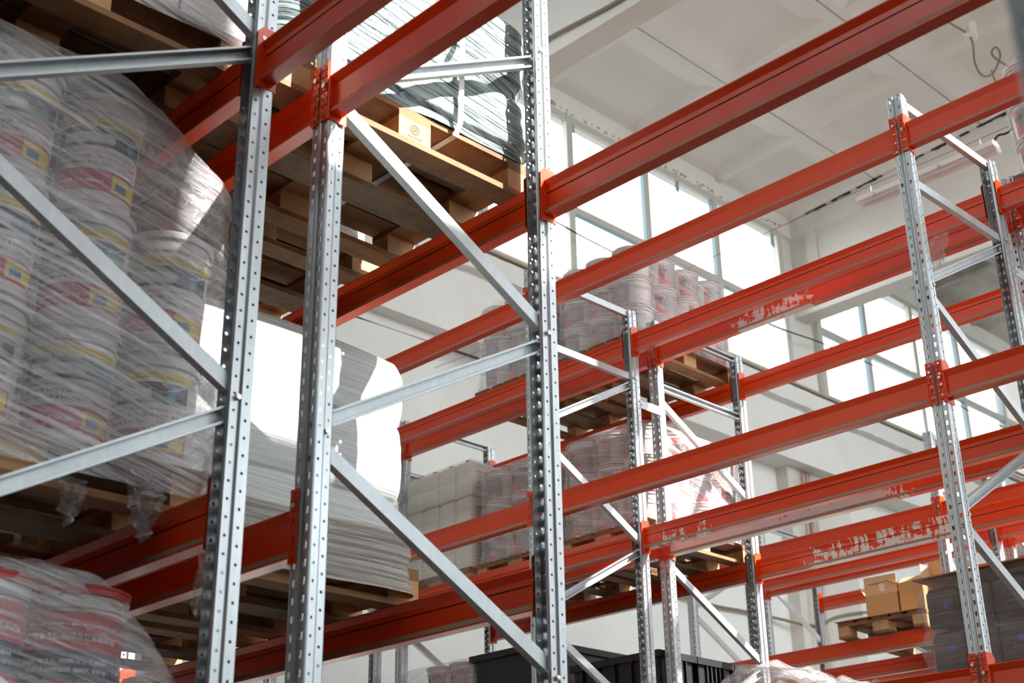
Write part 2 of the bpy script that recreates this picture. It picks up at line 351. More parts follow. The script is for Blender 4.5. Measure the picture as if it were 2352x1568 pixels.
# window wall
XW = -10.5
mb = MB()
mb.box(-11.3, -11.05, -6, 24.2, FZ, 6.5)                                          # lower wall
mb.box(-10.75, -10.52, 1.6, 24.2, 10.16, 10.8)                                     # strip over the windows
mb.box(-10.85, XW-.1, 8.3, 9.7, 7.6, 10.2); mb.box(-10.85, XW-.1, 16.25, 17.15, 7.6, 10.2)   # piers
mb.box(-11.3, XW-.1, -6, 2.3, 6.4, 10.8)
struct('wall_left', mb, 'wall')
mb = MB(); mb.box(-11.3, -10.63, -6, 24.2, 6.44, 7.30); struct('trim_5', mb, 'wall')      # spandrel
mb = MB()
prof = [(-11.0, 7.29), (-10.5, 7.29), (-10.5, 7.56), (-11.0, 7.56)]
N = 240; rnd = [random.uniform(-.015, .02) for _ in range(N+1)]
vs = []; fs = []
for i in range(N+1):
    y = -6 + 30.2*i/N; j = rnd[i]; vs += [(-11., y, 7.28), (-10.5, y, 7.285+j*.8), (-10.5+.3*j, y, 7.55), (-11., y, 7.57)]
for i in range(N): a = i*4; fs += [(a+k, a+(k+1) % 4, a+4+(k+1) % 4, a+4+k) for k in range(4)]
mb.add(vs, fs); struct('trim_6', mb, 'wall')                                       # rough ledge
mb = MB(); mb.box(-10.85, -10.46, 2.3, 24.2, 7.57, 7.60); struct('trim_7', mb, 'sill')
mb = MB(); mb.box(-11.2, -10.82, 8.0, 9.42, FZ, 6.44); 
for z in (5.25, 4.7): mb.box(-10.83, -10.79, 8.0, 9.42, z, z+.30)
struct('trim_8', mb, 'wall')
mb = MB(); mb.box(-11.2, -10.85, 16.35, 17.95, FZ, 6.44); struct('trim_9', mb, 'wall_rust')
# peeling edges round the window heads and jambs
random.seed(11); mb = MB()
for i in range(120):
    y = random.uniform(9.8, 16.3); z = 10.2+random.uniform(-.02, .05) + (.0 if y < 15 else .03); l = random.uniform(.01, .05); mb.box(-10.53, -10.505, y, y+l, z, z+random.uniform(.006, .022))
for i in range(90):
    z = random.uniform(8.2, 10.2); y = 16.33+random.uniform(-.03, .05); mb.box(-10.62, -10.585, y, y+random.uniform(.006, .025), z, z+random.uniform(.01, .05))
struct('trim_10', mb, 'peel')
def window(n, ys, zs=(7.6, 8.75, 10.16)):
    fr = MB(); bd = MB(); gl = MB(); w = .045
    for i, y in enumerate(ys):
        a = w*1.3 if i in (0, len(ys)-1, 2) else w
        fr.box(-10.56, -10.49, y-a, y+a, zs[0], zs[2])
    for z, a in ((zs[0]+.03, .03), (zs[1], .05), (zs[2]-.05, .05)): fr.box(-10.555, -10.495, ys[0], ys[-1], z-a, z+a)
    for a, b in zip(ys[:-1], ys[1:]):
        for c, d in zip(zs[:-1], zs[1:]):
            a2, b2, c2, d2 = a+.055, b-.055, c+.055, d-.055
            gl.add([(-10.53, a2, c2), (-10.53, b2, c2), (-10.53, b2, d2), (-10.53, a2, d2)], [(0, 1, 2, 3)])
            for q in ((a2-.012, a2, c2, d2), (b2, b2+.012, c2, d2), (a2, b2, c2-.012, c2), (a2, b2, d2, d2+.02)): bd.box(-10.57, -10.5, *q)
    o = struct(f'window_{n}', fr, 'pvc'); struct('glazing_bead', bd, 'bead', parent=o); struct('pane', gl, 'glass', parent=o); return o
window(1, [9.72, 9.95, 11.5, 13.06, 14.62, 16.22]); window(2, [17.1, 18.5, 20.05, 21.6, 23.1, 24.1]); window(3, [2.35, 3.8, 5.3, 6.8, 8.28])  # the last window is hidden from view, built for its light
mb = MB(); mb.box(-11.3, 9, 24.5, 24.7, FZ, 11.5); struct('wall_back', mb, 'wall_pink')
mb = MB(); mb.box(-11.3, 9, -6.2, -6, FZ, 9.5); struct('unseen_wall_front', mb, 'wall_dull')  # out of view, added to darken the ambient from the near side
# neighbouring brick wing outside the far window
mb = MB(); mb.box(-14.4, -13.6, 24.0, 26.5, FZ, 9.75)
for k in range(46): mb.box(-13.6, -13.585, 24.0, 26.5, FZ+.25*k, FZ+.25*k+.235)
tag(obj('brick_wing', mb.mesh('brick_wing', 'brick', 0)), 'pale blue brick wing outside, seen through the farthest window', 'building')
# tape scraps on the panes
for i, (y, z, h, lb) in enumerate(((11.59, 9.93, .15, 'under the window head beside the metal post'), (13.78, 9.88, .2, 'under the window head just above the long orange beam'), (16.08, 9.82, .25, 'at the top corner of the pane beside the pier'))):
    mb = MB(); mb.add([(-10.519, y-.035, z+h), (-10.519, y+.035, z+h-.01), (-10.517, y+.04, z), (-10.517, y-.045, z+.03)], [(0, 1, 2, 3)]); mb.add([(-10.522, y-.035, z+h), (-10.522, y+.035, z+h-.01), (-10.522, y+.04, z), (-10.522, y-.045, z+.03)], [(3, 2, 1, 0)])
    tag(obj('tape_scrap', mb.mesh('tape', 'tape')), 'grey-blue tape scrap on the glass '+lb, 'tape', 'tape scraps on the window glass')
# rods, cables
def cable(name, pts, r, mat, label, cat):
    P = [Vector(p) for p in pts]; out = []
    for i in range(len(P)-1):
        p0, p1, p2, p3 = P[max(i-1, 0)], P[i], P[i+1], P[min(i+2, len(P)-1)]
        for k in range(6):
            t = k/6; out.append(.5*((2*p1)+(-p0+p2)*t+(2*p0-5*p1+4*p2-p3)*t*t+(-p0+3*p1-3*p2+p3)*t**3))
    out.append(P[-1]); mb = MB().tube(out, r, 7); return tag(obj(name, mb.mesh(name, mat, 60)), label, cat)
cable('guy_wire', [(-10.4, 9.3, 8.5), (-10.35, 11.02, 8.31), (-10.35, 12.03, 8.26), (-10.35, 14, 8.24), (-10.35, 15.76, 8.30), (-10.38, 17.0, 8.42), (-10.35, 18.6, 8.44), (-10.35, 20.15, 8.50), (-10.35, 22, 8.42), (-10.4, 24.2, 8.6)], .011, 'rod', 'thin dark wire slung across the tall windows', 'wire')
cable('steel_rod', [(-10.8, 7.9, 6.30), (-10.83, 8.42, 6.31), (-10.83, 9.77, 6.335), (-10.83, 10.4, 6.35)], .014, 'rod', 'dark rod running under the white concrete ledge', 'rod')
cable('wall_cable', [(-10.98, 12.5, 4.2), (-10.98, 14.21, 4.11), (-10.98, 15.2, 4.13), (-10.95, 15.84, 4.13), (-10.8, 16.57, 4.10), (-10.8, 17.15, 4.30), (-10.8, 17.74, 4.45), (-10.8, 18.1, 4.5), (-10.98, 18.6, 4.5), (-10.98, 20, 4.2)], .021, 'cable', 'thick grey cable sagging along the lower white wall', 'cable')
cable('girder_cable', [(-9.3, 8.93, 9.03), (-8.39, 8.93, 8.99), (-7.91, 8.935, 8.96), (-7.39, 8.94, 8.93), (-6.2, 8.94, 8.95), (-4, 8.94, 8.94)], .022, 'cable', 'beige cable clipped along the nearest concrete girder', 'cable')
cable('roof_cable', [(-6.30, 13.6, 10.72), (-6.27, 14.14, 10.70), (-6.2, 14.5, 10.62), (-6.30, 14.72, 10.40), (-6.33, 14.95, 10.32), (-6.27, 15.15, 10.42), (-6.12, 15.12, 10.60), (-6.10, 14.98, 10.66), (-6.2, 15.1, 10.62), (-6.15, 15.9, 10.66), (-6.1, 16.6, 10.7)], .014, 'cable', 'knotted grey cable hanging from the roof slabs at upper right', 'cable')
cable('drop_cable', [(-6.27, 15.12, 10.45), (-6.33, 15.4, 10.2), (-6.36, 15.7, 9.8), (-6.38, 15.8, 9.2), (-6.38, 15.82, 8.6)], .011, 'cable', 'thin cable dropping from the knot under the roof', 'cable')
mb = MB().box(-.07, .07, -.10, .10, -.05, .05); mb.box(.02, .1, -.14, -.1, -.04, .1)
tag(obj('junction_box', mb.mesh('junction_box', 'lamp'), None, (-6.2, 14.5, 10.67), (0, 0, .3)), 'small pale junction box under the roof slabs beside the knotted cable', 'electrical box')
# fluorescent lamp over the aisle
lr = empty('strip_lamp', (-4.53, 9.25, 5.71)); tag(lr, 'long fluorescent strip lamp with clear cover hanging over the aisle', 'lamp')
mb = MB().prism([(-.055, .0), (.055, .0), (.065, .035), (.03, .06), (-.03, .06), (-.065, .035)], -.62, .62); obj('housing', mb.mesh('lamp_housing', 'lamp', 30), lr)
mb = MB().prism([(.06, .0), (.05, -.035), (.02, -.055), (-.02, -.055), (-.05, -.035), (-.06, .0)], -.63, .63); obj('diffuser', mb.mesh('lamp_cover', 'diffuser', 50), lr)
for s in (-.025, .025): obj('tube', MB().tube([(-.58, s, -.015), (.58, s, -.015)], .012, 8).mesh('lamp_tube', 'pail', 60), lr)
for x in (-.45, -.15, .15, .45): obj('clip', MB().box(x-.012, x+.012, -.07, .07, -.01, .012).mesh('lamp_clip', 'bolt'), lr)
for x in (-.5, .5): obj('hanger', MB().tube([(x, 0, .06), (x, 0, .13)], .004, 5).mesh('lamp_hanger', 'bolt'), lr)
cable('lamp_cable', [(-3.93, 9.25, 5.75), (-3.88, 9.25, 5.80), (-3.80, 9.25, 5.79), (-3.67, 9.25, 5.84), (-3.2, 9.25, 5.98), (-1.5, 9.25, 6.3)], .009, 'rod', 'black lead running from the strip lamp to the right', 'cable')
cable('span_wire', [(-10.6, 9.25, 5.9), (-7.5, 9.25, 5.80), (-5.1, 9.25, 5.84), (-3.9, 9.25, 5.84), (-1, 9.25, 5.9), (4.1, 9.25, 6.2)], .003, 'cable', 'hair-thin wire from the window wall carrying the strip lamp', 'wire')

# ---------------------------------------------------------------- upright frames
PW, PD, PITCH, NP = .08, .066, .05, 116
ZTOP = FZ + NP*PITCH + .03
def hole_cell(a, b, z0, z1, hu, hv, u0, shape):      # cell in (u,z) with a hole; returns verts2d, faces
    cz = (z0+z1)/2
    if shape == 'slot':
        inn = [(u0-hu*.75, cz-hv), (u0+hu*.75, cz-hv), (u0+hu, cz+hv), (u0-hu, cz+hv)]
        out = [(a, z0), (b, z0), (b, z1), (a, z1)]
        return out+inn, [(0, 1, 5, 4), (1, 2, 6, 5), (2, 3, 7, 6), (3, 0, 4, 7)]
    out = [(a, z0), (u0, z0), (b, z0), (b, cz), (b, z1), (u0, z1), (a, z1), (a, cz)]
    an = [225, 270, 315, 0, 45, 90, 135, 180]
    inn = [(u0+hu*math.cos(math.radians(t)), cz+hu*math.sin(math.radians(t))) for t in an]
    return out+inn, [(i, (i+1) % 8, 8+(i+1) % 8, 8+i) for i in range(8)]
def post_mesh(flip):
    # section in (x,y): slotted face at y=0, open towards +y
    sec = [((.012, .066), (0.008, .066), None), ((.008, .066), (.008, .040), 'c'), ((.008, .040), (0, .034), None), ((0, .034), (0, .003), 'c2'), ((0, .003), (.003, 0), None),
           ((.003, 0), (.030, 0), 'slot'), ((.030, 0), (.034, .009), None), ((.034, .009), (.046, .009), None), ((.046, .009), (.050, 0), None), ((.050, 0), (.077, 0), 'slot'),
           ((.077, 0), (.08, .003), None), ((.08, .003), (.08, .034), 'c2'), ((.08, .034), (.072, .040), None), ((.072, .040), (.072, .066), 'c'), ((.072, .066), (.060, .066), None)]
    mb = MB()
    for (p, q, kind) in sec:
        d = math.hypot(q[0]-p[0], q[1]-p[1])
        def P(u, z): t = u/d; x = p[0]+(q[0]-p[0])*t; y = p[1]+(q[1]-p[1])*t; return (x-PW, (-y if flip else y), z)
        if kind is None:
            mb.add([P(0, 0), P(d, 0), P(d, NP*PITCH), P(0, NP*PITCH)], [(0, 1, 2, 3)])
        else:
            off = .5*PITCH if kind == 'c' else 0
            zs = [i*PITCH for i in range(NP+1)]
            if kind == 'c': zs = [0]+[z+PITCH/2 for z in zs[:-1]]+[NP*PITCH]
            for z0, z1 in zip(zs[:-1], zs[1:]):
                if z1-z0 < PITCH*.9: mb.add([P(0, z0), P(d, z0), P(d, z1), P(0, z1)], [(0, 1, 2, 3)]); continue
                v, f = hole_cell(0, d, z0, z1, .0062 if kind == 'slot' else .0048, .0105, d/2, 'slot' if kind == 'slot' else 'c')
                mb.add([P(a, b) for a, b in v], f)
    me = mb.mesh('post', 'steel'); bm = bmesh.new(); bm.from_mesh(me)
    bmesh.ops.remove_doubles(bm, verts=bm.verts, dist=1e-5); bmesh.ops.recalc_face_normals(bm, faces=bm.faces)
    bmesh.ops.solidify(bm, geom=list(bm.faces), thickness=.0018); bm.to_mesh(me); bm.free(); return me
POST = {0: post_mesh(False), 1: post_mesh(True)}
BASE = MB().box(-.11, .03, -.03, .10, 0, .008).mesh('base_plate', 'steel')
def cchan(p, q, opening):                    # brace from p to q in a YZ plane; opening 'down' / 'up'
    p = Vector(p); q = Vector(q); d = (q-p).normalized(); nrm = Vector((1, 0, 0)).cross(d)
    if nrm.z < 0: nrm = -nrm
    sg = 1 if opening == 'down' else -1                      # open side towards +x or -x
    wy, h, t, lip = .023, .015, .0022, .007
    sec = [(-h, -wy), (-h, wy), (h, wy), (h, wy-lip), (h-t, wy-lip), (h-t, wy-t), (-h+t, wy-t), (-h+t, -wy+t), (h-t, -wy+t), (h-t, -wy+lip), (h, -wy+lip), (h, -wy)]
    vs = []
    for c in (p, q): vs += [c+Vector((1, 0, 0))*a*sg+nrm*b for a, b in sec]
    n = len(sec); fs = [(i, (i+1) % n, n+(i+1) % n, n+i) for i in range(n)]+[tuple(range(n))[::-1], tuple(range(n, 2*n))]
    return MB().add(vs, fs)
def boltmesh():
    mb = MB(); mb.lathe([(.0001, .007), (.0085, .006), (.0095, 0), (.0001, 0)], 6); 
    return mb.mesh('bolt', 'bolt')
BOLT = boltmesh()
def make_frame(depth, zn, side, horiz, step, hopen='up'):
    r = empty('upright_frame'); DZ = -FZ
    for k, y in ((0, 0), (1, depth)): obj('post', POST[k], r, (0, y, 0))
    for y in (0, depth): obj('base_plate', BASE, r, (0, y if y == 0 else depth-.066, 0))
    yf, yr = .045, depth-.045; X = -.040
    for z in horiz: obj('brace', cchan((X, yf-.02, z+DZ), (X, yr+.02, z+DZ), hopen).mesh('brace', 'steel2'), r)
    z = zn; s = side
    while z-step > FZ+.25:
        ya, yb = (yf, yr) if s == 'front' else (yr, yf)
        obj('brace', cchan((X, ya, z-.035+DZ), (X, yb, z-step+.035+DZ), 'up' if s == 'front' else 'down').mesh('brace', 'steel2'), r)
        obj('bolt', BOLT, r, (.0, ya, z+DZ), (0, math.pi/2, 0))
        z -= step; s = 'rear' if s == 'front' else 'front'
    return r
DEP = 1.02
ROWS = {1: (.942, [-.288, -3.008, -5.72]), 2: (2.175, [-.298, -3.008, -5.72]), 3: (5.70, [-.15, -2.86, -5.57, -8.28]), 4: (6.92, [-.15, -2.86, -5.57, -8.28]),
        5: (10.45, [-.02, -2.73, -5.44, -8.14]), 6: (11.67, [-.02, -2.73, -5.44, -8.14])}
ORD = {1: 'first', 2: 'second', 3: 'third', 4: 'fourth', 5: 'fifth', 6: 'farthest'}
PF = {1: make_frame(DEP, 3.165, 'front', [4.0, 3.75], .592), 2: make_frame(DEP, 3.14, 'rear', [4.0, 3.75], .592),
      3: make_frame(DEP, 3.54, 'rear', [4.03, 3.555], .585), 4: make_frame(DEP, 3.50, 'front', [4.03, 3.57], .585, 'down')}
PF[5] = PF[3]; PF[6] = PF[4]
FL = {(1, 0): 'blurred steel upright frame at the right edge, closest to the viewer', (1, 1): 'big galvanised upright frame beside the foreground bucket load at left', (1, 2): 'galvanised upright frame deep behind the first bucket load',
      (2, 0): 'galvanised upright frame of the second rack row, outside the right edge', (2, 1): 'tall perforated steel frame in the centre foreground beside the green-wrapped pallet', (2, 2): 'galvanised upright frame behind the white-wrapped pallet stack',
      (3, 0): 'galvanised frame of the third rack row, right of the picture', (3, 1): 'steel frame at right whose jagged post top stands against the roof', (3, 2): 'steel frame of the third rack row just right of the central post', (3, 3): 'steel frame of the third rack row at its left end by the wall',
      (4, 0): 'galvanised frame of the fourth rack row, right of the picture', (4, 1): 'steel frame at the right edge, back-to-back with the frame with jagged post top', (4, 2): 'sunlit steel frame of the fourth rack row beside the red-lidded bucket loads', (4, 3): 'steel frame of the fourth rack row at its left end beside the canisters',
      (5, 0): 'galvanised frame of the fifth rack row, right of the picture', (5, 1): 'sunlit frame of the fifth rack row above the dark wrapped canisters', (5, 2): 'steel frame of the fifth rack row beside the open cardboard boxes', (5, 3): 'steel frame at the left end of the fifth rack row, low behind the bucket loads',
      (6, 0): 'galvanised frame of the farthest rack row, right of the picture', (6, 1): 'sunlit frame of the farthest rack row above the dark wrapped canisters', (6, 2): 'steel frame of the farthest rack row behind the cardboard boxes', (6, 3): 'steel frame at the left end of the farthest rack row before the rusty wall'}
for r, (y0, xs) in ROWS.items():
    for i, x in enumerate(xs):
        f = first_or_dup(PF[r], (x, y0, FZ)); tag(f, FL[(r, i)], 'rack frame', 'upright frames of the pallet racks')
# row spacers between back-to-back rows
SP = MB().box(-.003, .001, 0, .22, -.03, .03).mesh('spacer_plate', 'steel2'); sp0 = None
for (a, xs, lbs) in ((2, ROWS[1][1][1:2], ['first and second rows']), (4, ROWS[3][1], ['x', 'third and fourth rows near the right edge', 'third and fourth rows, right of the central post', 'third and fourth rows, by the left wall']), (6, ROWS[5][1], ['x', 'fifth and farthest rows above the dark canisters', 'fifth and farthest rows near the cardboard boxes', 'fifth and farthest rows at their left end'])):
    for x, lb in zip(xs, lbs):
        if lb == 'x': continue
        for z in ((3.36,) if a > 2 else (3.36,)):
            rt = empty('row_spacer', (x+.004, ROWS[a][0]-.21, z)); obj('plate', SP, rt)
            for yy in (.02, .20): obj('bolt', BOLT, rt, (.001, yy, 0), (0, math.pi/2, 0))
            tag(rt, 'flat steel spacer plate bolted between the '+lb, 'bracket', 'row spacer plates')

# ---------------------------------------------------------------- beams
BH = .14; LB = 2.63
def rail_mesh(flip, mat):
    out = [(0, .14), (0, .136), (.015, .108), (.015, .0285), (.0, .007), (0, 0)]
    # the far side carries the overlap groove
    inn = [(.05, 0), (.05, .007), (.035, .0285), (.035, .088), (.032, .0885), (.032, .0912), (.0365, .092), (.0365, .112), (.05, .136), (.05, .14)]
    pts = out+inn
    if flip: pts = [(-a, b) for a, b in pts][::-1]
    pts = pts[::-1]
    mb = MB().prism(pts, 0, LB); n = len(pts)
    for i in range(n):
        (a, za), (b, zb) = pts[i], pts[(i+1) % n]
        if max(za, zb) < .0290 and min(za, zb) > .006 and abs(a-b) > .009: mb.mi[i] = 1
        if .0879 <= min(za, zb) and max(za, zb) <= .0921 : mb.mi[i] = 2
    return mb.mesh('beam_rail', [mat, 'dust', 'groove'])
def conn_mesh(left, flip):
    # left: sits on the post at the beam's left end.  Local x=0 at beam end
    mb = MB(); s = -1 if left else 1; z0, z1 = -.022, .195; fy = -.006
    def P(x, y, z): return (s*x, (-y if flip else y), z)
    n = 4; h = (z1-z0)/n; xa, xb = .0, .034
    def plate(u0, u1, mk, holes):
        for i in range(n):
            a, b = z0+i*h, z0+(i+1)*h
            if holes:
                mid = a+h*.5
                for (c, d, sh) in ((a, mid, 'slot'), (mid, b, 'c')):
                    v, f = hole_cell(u0, u1, c, d, .0045 if sh == 'c' else (.0042), (.0065), (u0+u1)/2, sh); mb.add([mk(p, q) for p, q in v], f)
            else: mb.add([mk(u0, a), mk(u1, a), mk(u1, b), mk(u0, b)], [(0, 1, 2, 3)])
    plate(xa, xb, lambda u, z: P(u, fy, z), True)
    mb.add([P(0, fy, z0), P(-.004, fy+.004, z0), P(-.004, fy+.004, z1), P(0, fy, z1)], [(0, 1, 2, 3)])
    mb.add([P(-.004, fy+.004, z0), P(-.004, .068, z0-.004), P(-.004, .068, z1-.022), P(-.004, .05, z1), P(-.004, fy+.004, z1)], [(0, 1, 2, 3, 4)])
    me = mb.mesh('beam_connector', 'orange'); bm = bmesh.new(); bm.from_mesh(me); bmesh.ops.remove_doubles(bm, verts=bm.verts, dist=1e-5)
    bmesh.ops.recalc_face_normals(bm, faces=bm.faces); bmesh.ops.solidify(bm, geom=list(bm.faces), thickness=.0035); bm.to_mesh(me); bm.free(); return me
BEAMP = {}
def beam_proto(side, mat):
    k = (side, mat)
    if k not in BEAMP:
        fl = side == 'rear'; r = empty('pallet_beam'); obj('rail', rail_mesh(fl, mat), r, (.004, 0, 0))
        for left, x in ((True, 0), (False, LB+.008)):
            c = obj('connector', conn_mesh(left, fl), r, (x, 0, 0)); 
            obj('safety_bolt', BOLT, c, ((-.017 if left else .017), (.0085 if fl else -.0085), .105 if left else .145), (math.pi/2 if not fl else -math.pi/2, 0, 0))
        for c in KIDSOF(r): KIDSOF(c)
        BEAMP[k] = r
    return BEAMP[k]
def beam(row, bay, side, zb, lvl, mat='orange', extra=''):
    y0, xs = ROWS[row]; x = xs[bay+1]; y = y0-.001 if side == 'front' else y0+DEP+.001
    o = first_or_dup(beam_proto(side, mat), (x, y, zb))
    gap = xs[bay]-PW-x; o.scale = ((gap-.001)/(LB+.008), 1, 1)
    nb = len(xs)-1; bn = {0: 'right', nb-1: 'left'}.get(bay, 'middle')
    tag(o, f"orange beam{extra}, {'near' if side=='front' else 'far'} side of the {ORD[row]} rack row, {bn} bay, {lvl} level", 'rack beam', 'orange pallet beams')
for row in (1, 2):
    for side in ('front', 'rear'):
        zz = 2.42 if (row, side) != (2, 'rear') else 2.423
        beam(row, 0, side, zz, 'upper'); beam(row, 1, side, zz, 'upper'); beam(row, 1, side, 1.0, 'middle'); beam(row, 1, side, -.39, 'lower')
for row in (3, 4):
    for side in ('front', 'rear'):
        for bay in (0, 1, 2):
            mt, ex = 'orange', ''
            if (row, bay, side) == (4, 1, 'front'): mt, ex = 'spill_a', ' with white paint runs'
            beam(row, bay, side, 3.728, 'top', mt, ex)
            mt, ex = 'orange', ''
            if bay == 1:
                if (row, side) == (4, 'front'): mt, ex = 'spill_b', ' flooded with white paint'
                if (row, side) == (4, 'rear'): mt, ex = 'spill_c', ' splashed with white paint'
                if (row, side) == (3, 'rear'): mt, ex = 'spill_d', ' with white paint drips'
            beam(row, bay, side, 2.345, 'middle', mt, ex)
            beam(row, bay, side, .56 if (row == 4 and bay == 1) else .96, 'lower')
for row in (5, 6):
    for side in ('front', 'rear'):
        for bay in (0, 1, 2):
            if bay < 2 or row == 6 or True: beam(row, bay, side, 3.27, 'top')
            beam(row, bay, side, 2.255, 'middle')

# ---------------------------------------------------------------- pallets (0.8 along x, 1.2 along y), origin at front left bottom
pal = empty('wooden_pallet')
for i, (x, wd) in enumerate(((0, .1), (.3275, .145), (.7, .1))): obj('bottom_board', MB().box(x, x+wd, 0, 1.2, 0, .022).mesh('bottom_board', 'wood_b' if i == 1 else 'wood'), pal)
for x, wd in ((0, .1), (.3275, .145), (.7, .1)):
    for y, l in ((0, .145), (.5275, .145), (1.055, .145)): obj('block', MB().box(x, x+wd, y, y+l, .022, .100).mesh('block', 'block'), pal)
for y in (0, .5275, 1.055): obj('stringer_board', MB().box(0, .8, y, y+.145, .100, .122).mesh('stringer_board', 'wood'), pal)
for i, (x, wd) in enumerate(((0, .145), (.19, .1), (.3275, .145), (.51, .1), (.655, .145))): obj('top_board', MB().box(x, x+wd, 0, 1.2, .122, .144).mesh('top_board', 'wood_b' if i in (1, 3) else 'wood'), pal)
def pallet(x, y, z, label, rot=0): return tag(first_or_dup(pal, (x, y, z), (0, 0, rot)), label, 'pallet', 'wooden pallets on the racks')
Z1, Z2, Z3 = 1.141, 2.561, 3.869
Y1, Y2, Y4 = .84, 2.05, 6.87
pg = pallet(-3.95, Y2, Z2+.002, 'wooden pallet under the strapped green-wrapped load')
pallet(-4.88, Y2, Z2+.002, 'wooden pallet behind the one under the green-wrapped load'); pallet(-5.69, Y2, Z2+.002, 'farthest wooden pallet on the upper level of the second rack row')
pallet(-4.02, Y1, Z2+.002, 'dark wooden pallet at the top left corner under wrapped cartons'); pallet(-4.90, Y1, Z2+.002, 'second wooden pallet in from the top left corner'); pallet(-5.69, Y1, Z2+.002, 'farthest wooden pallet on the upper level of the first rack row')
pallet(-4.15, Y1+.04, Z1, 'wooden pallet under the large foreground bucket load'); pallet(-5.05, Y1, Z1, 'wooden pallet behind the one under the foreground buckets')
pallet(-4.60, Y2, Z1, 'wooden pallet under the white three-tier wrapped stack'); pallet(-5.50, Y2, Z1, 'wooden pallet behind the white three-tier wrapped stack')
pallet(-4.18, Y1, -.249, 'wooden pallet under the red and white buckets at lower left')
pallet(-6.50, Y4, Z3, 'wooden pallet under the right bucket load on the top level of the fourth row'); pallet(-7.38, Y4, Z3, 'wooden pallet under the left bucket load on the top level of the fourth row')
pallet(-6.50, Y4, 2.486, 'wooden pallet under the sunlit bucket load on the middle level'); pallet(-7.36, Y4, 2.486, 'wooden pallet under the bucket load beside the pale canisters'); pallet(-8.24, Y4, 2.486, 'wooden pallet under the pale canisters')
pallet(-2.84, Y4, Z3, 'wooden pallet under the bucket stack at the upper right edge')
pallet(-3.78, Y4, .701, 'wooden pallet under the dark wrapped canisters'); pallet(-5.25, Y4, .701, 'wooden pallet under the crumpled clear-wrapped heap')
pallet(-8.26, Y4, 1.101, 'wooden pallet under the low bucket load at the left end'); pallet(-7.40, Y4, 1.101, 'wooden pallet under the black crate'); pallet(-6.50, Y4, 1.101, 'wooden pallet under the black ribbed bins')
pc = pallet(-6.50, 10.33, 2.396, 'wooden pallet carrying the open cardboard boxes', .06); pallet(-6.1, 11.6, 2.396, 'wooden pallet in the farthest row behind the cardboard boxes')
# stamp burnt into the middle block of the green load's pallet
mb = MB()
for k in range(20):
    a, b = 6.2832*k/20, 6.2832*(k+1)/20; c = (0, .60, .068)
    mb.add([(.8012, .60+.020*math.cos(a), .066+.020*math.sin(a)), (.8012, .60+.020*math.cos(b), .066+.020*math.sin(b)), (.8012, .60+.016*math.cos(b), .066+.016*math.sin(b)), (.8012, .60+.016*math.cos(a), .066+.016*math.sin(a))], [(0, 1, 2, 3)])
for q in ((.592, .596, .058, .076), (.596, .602, .072, .076), (.596, .602, .058, .061), (.604, .608, .058, .076), (.600, .604, .065, .068)): mb.add([(.8012, q[0], q[2]), (.8012, q[1], q[2]), (.8012, q[1], q[3]), (.8012, q[0], q[3])], [(0, 1, 2, 3)])
for k in range(6): mb.add([(.8012, .568+.011*k, .030), (.8012, .574+.011*k, .030), (.8012, .576+.011*k, .038), (.8012, .570+.011*k, .038)], [(0, 1, 2, 3)])
so = obj('burnt_stamp', mb.mesh('stamp', 'ink'), pg); so['label'] = 'round burnt mark on a block'

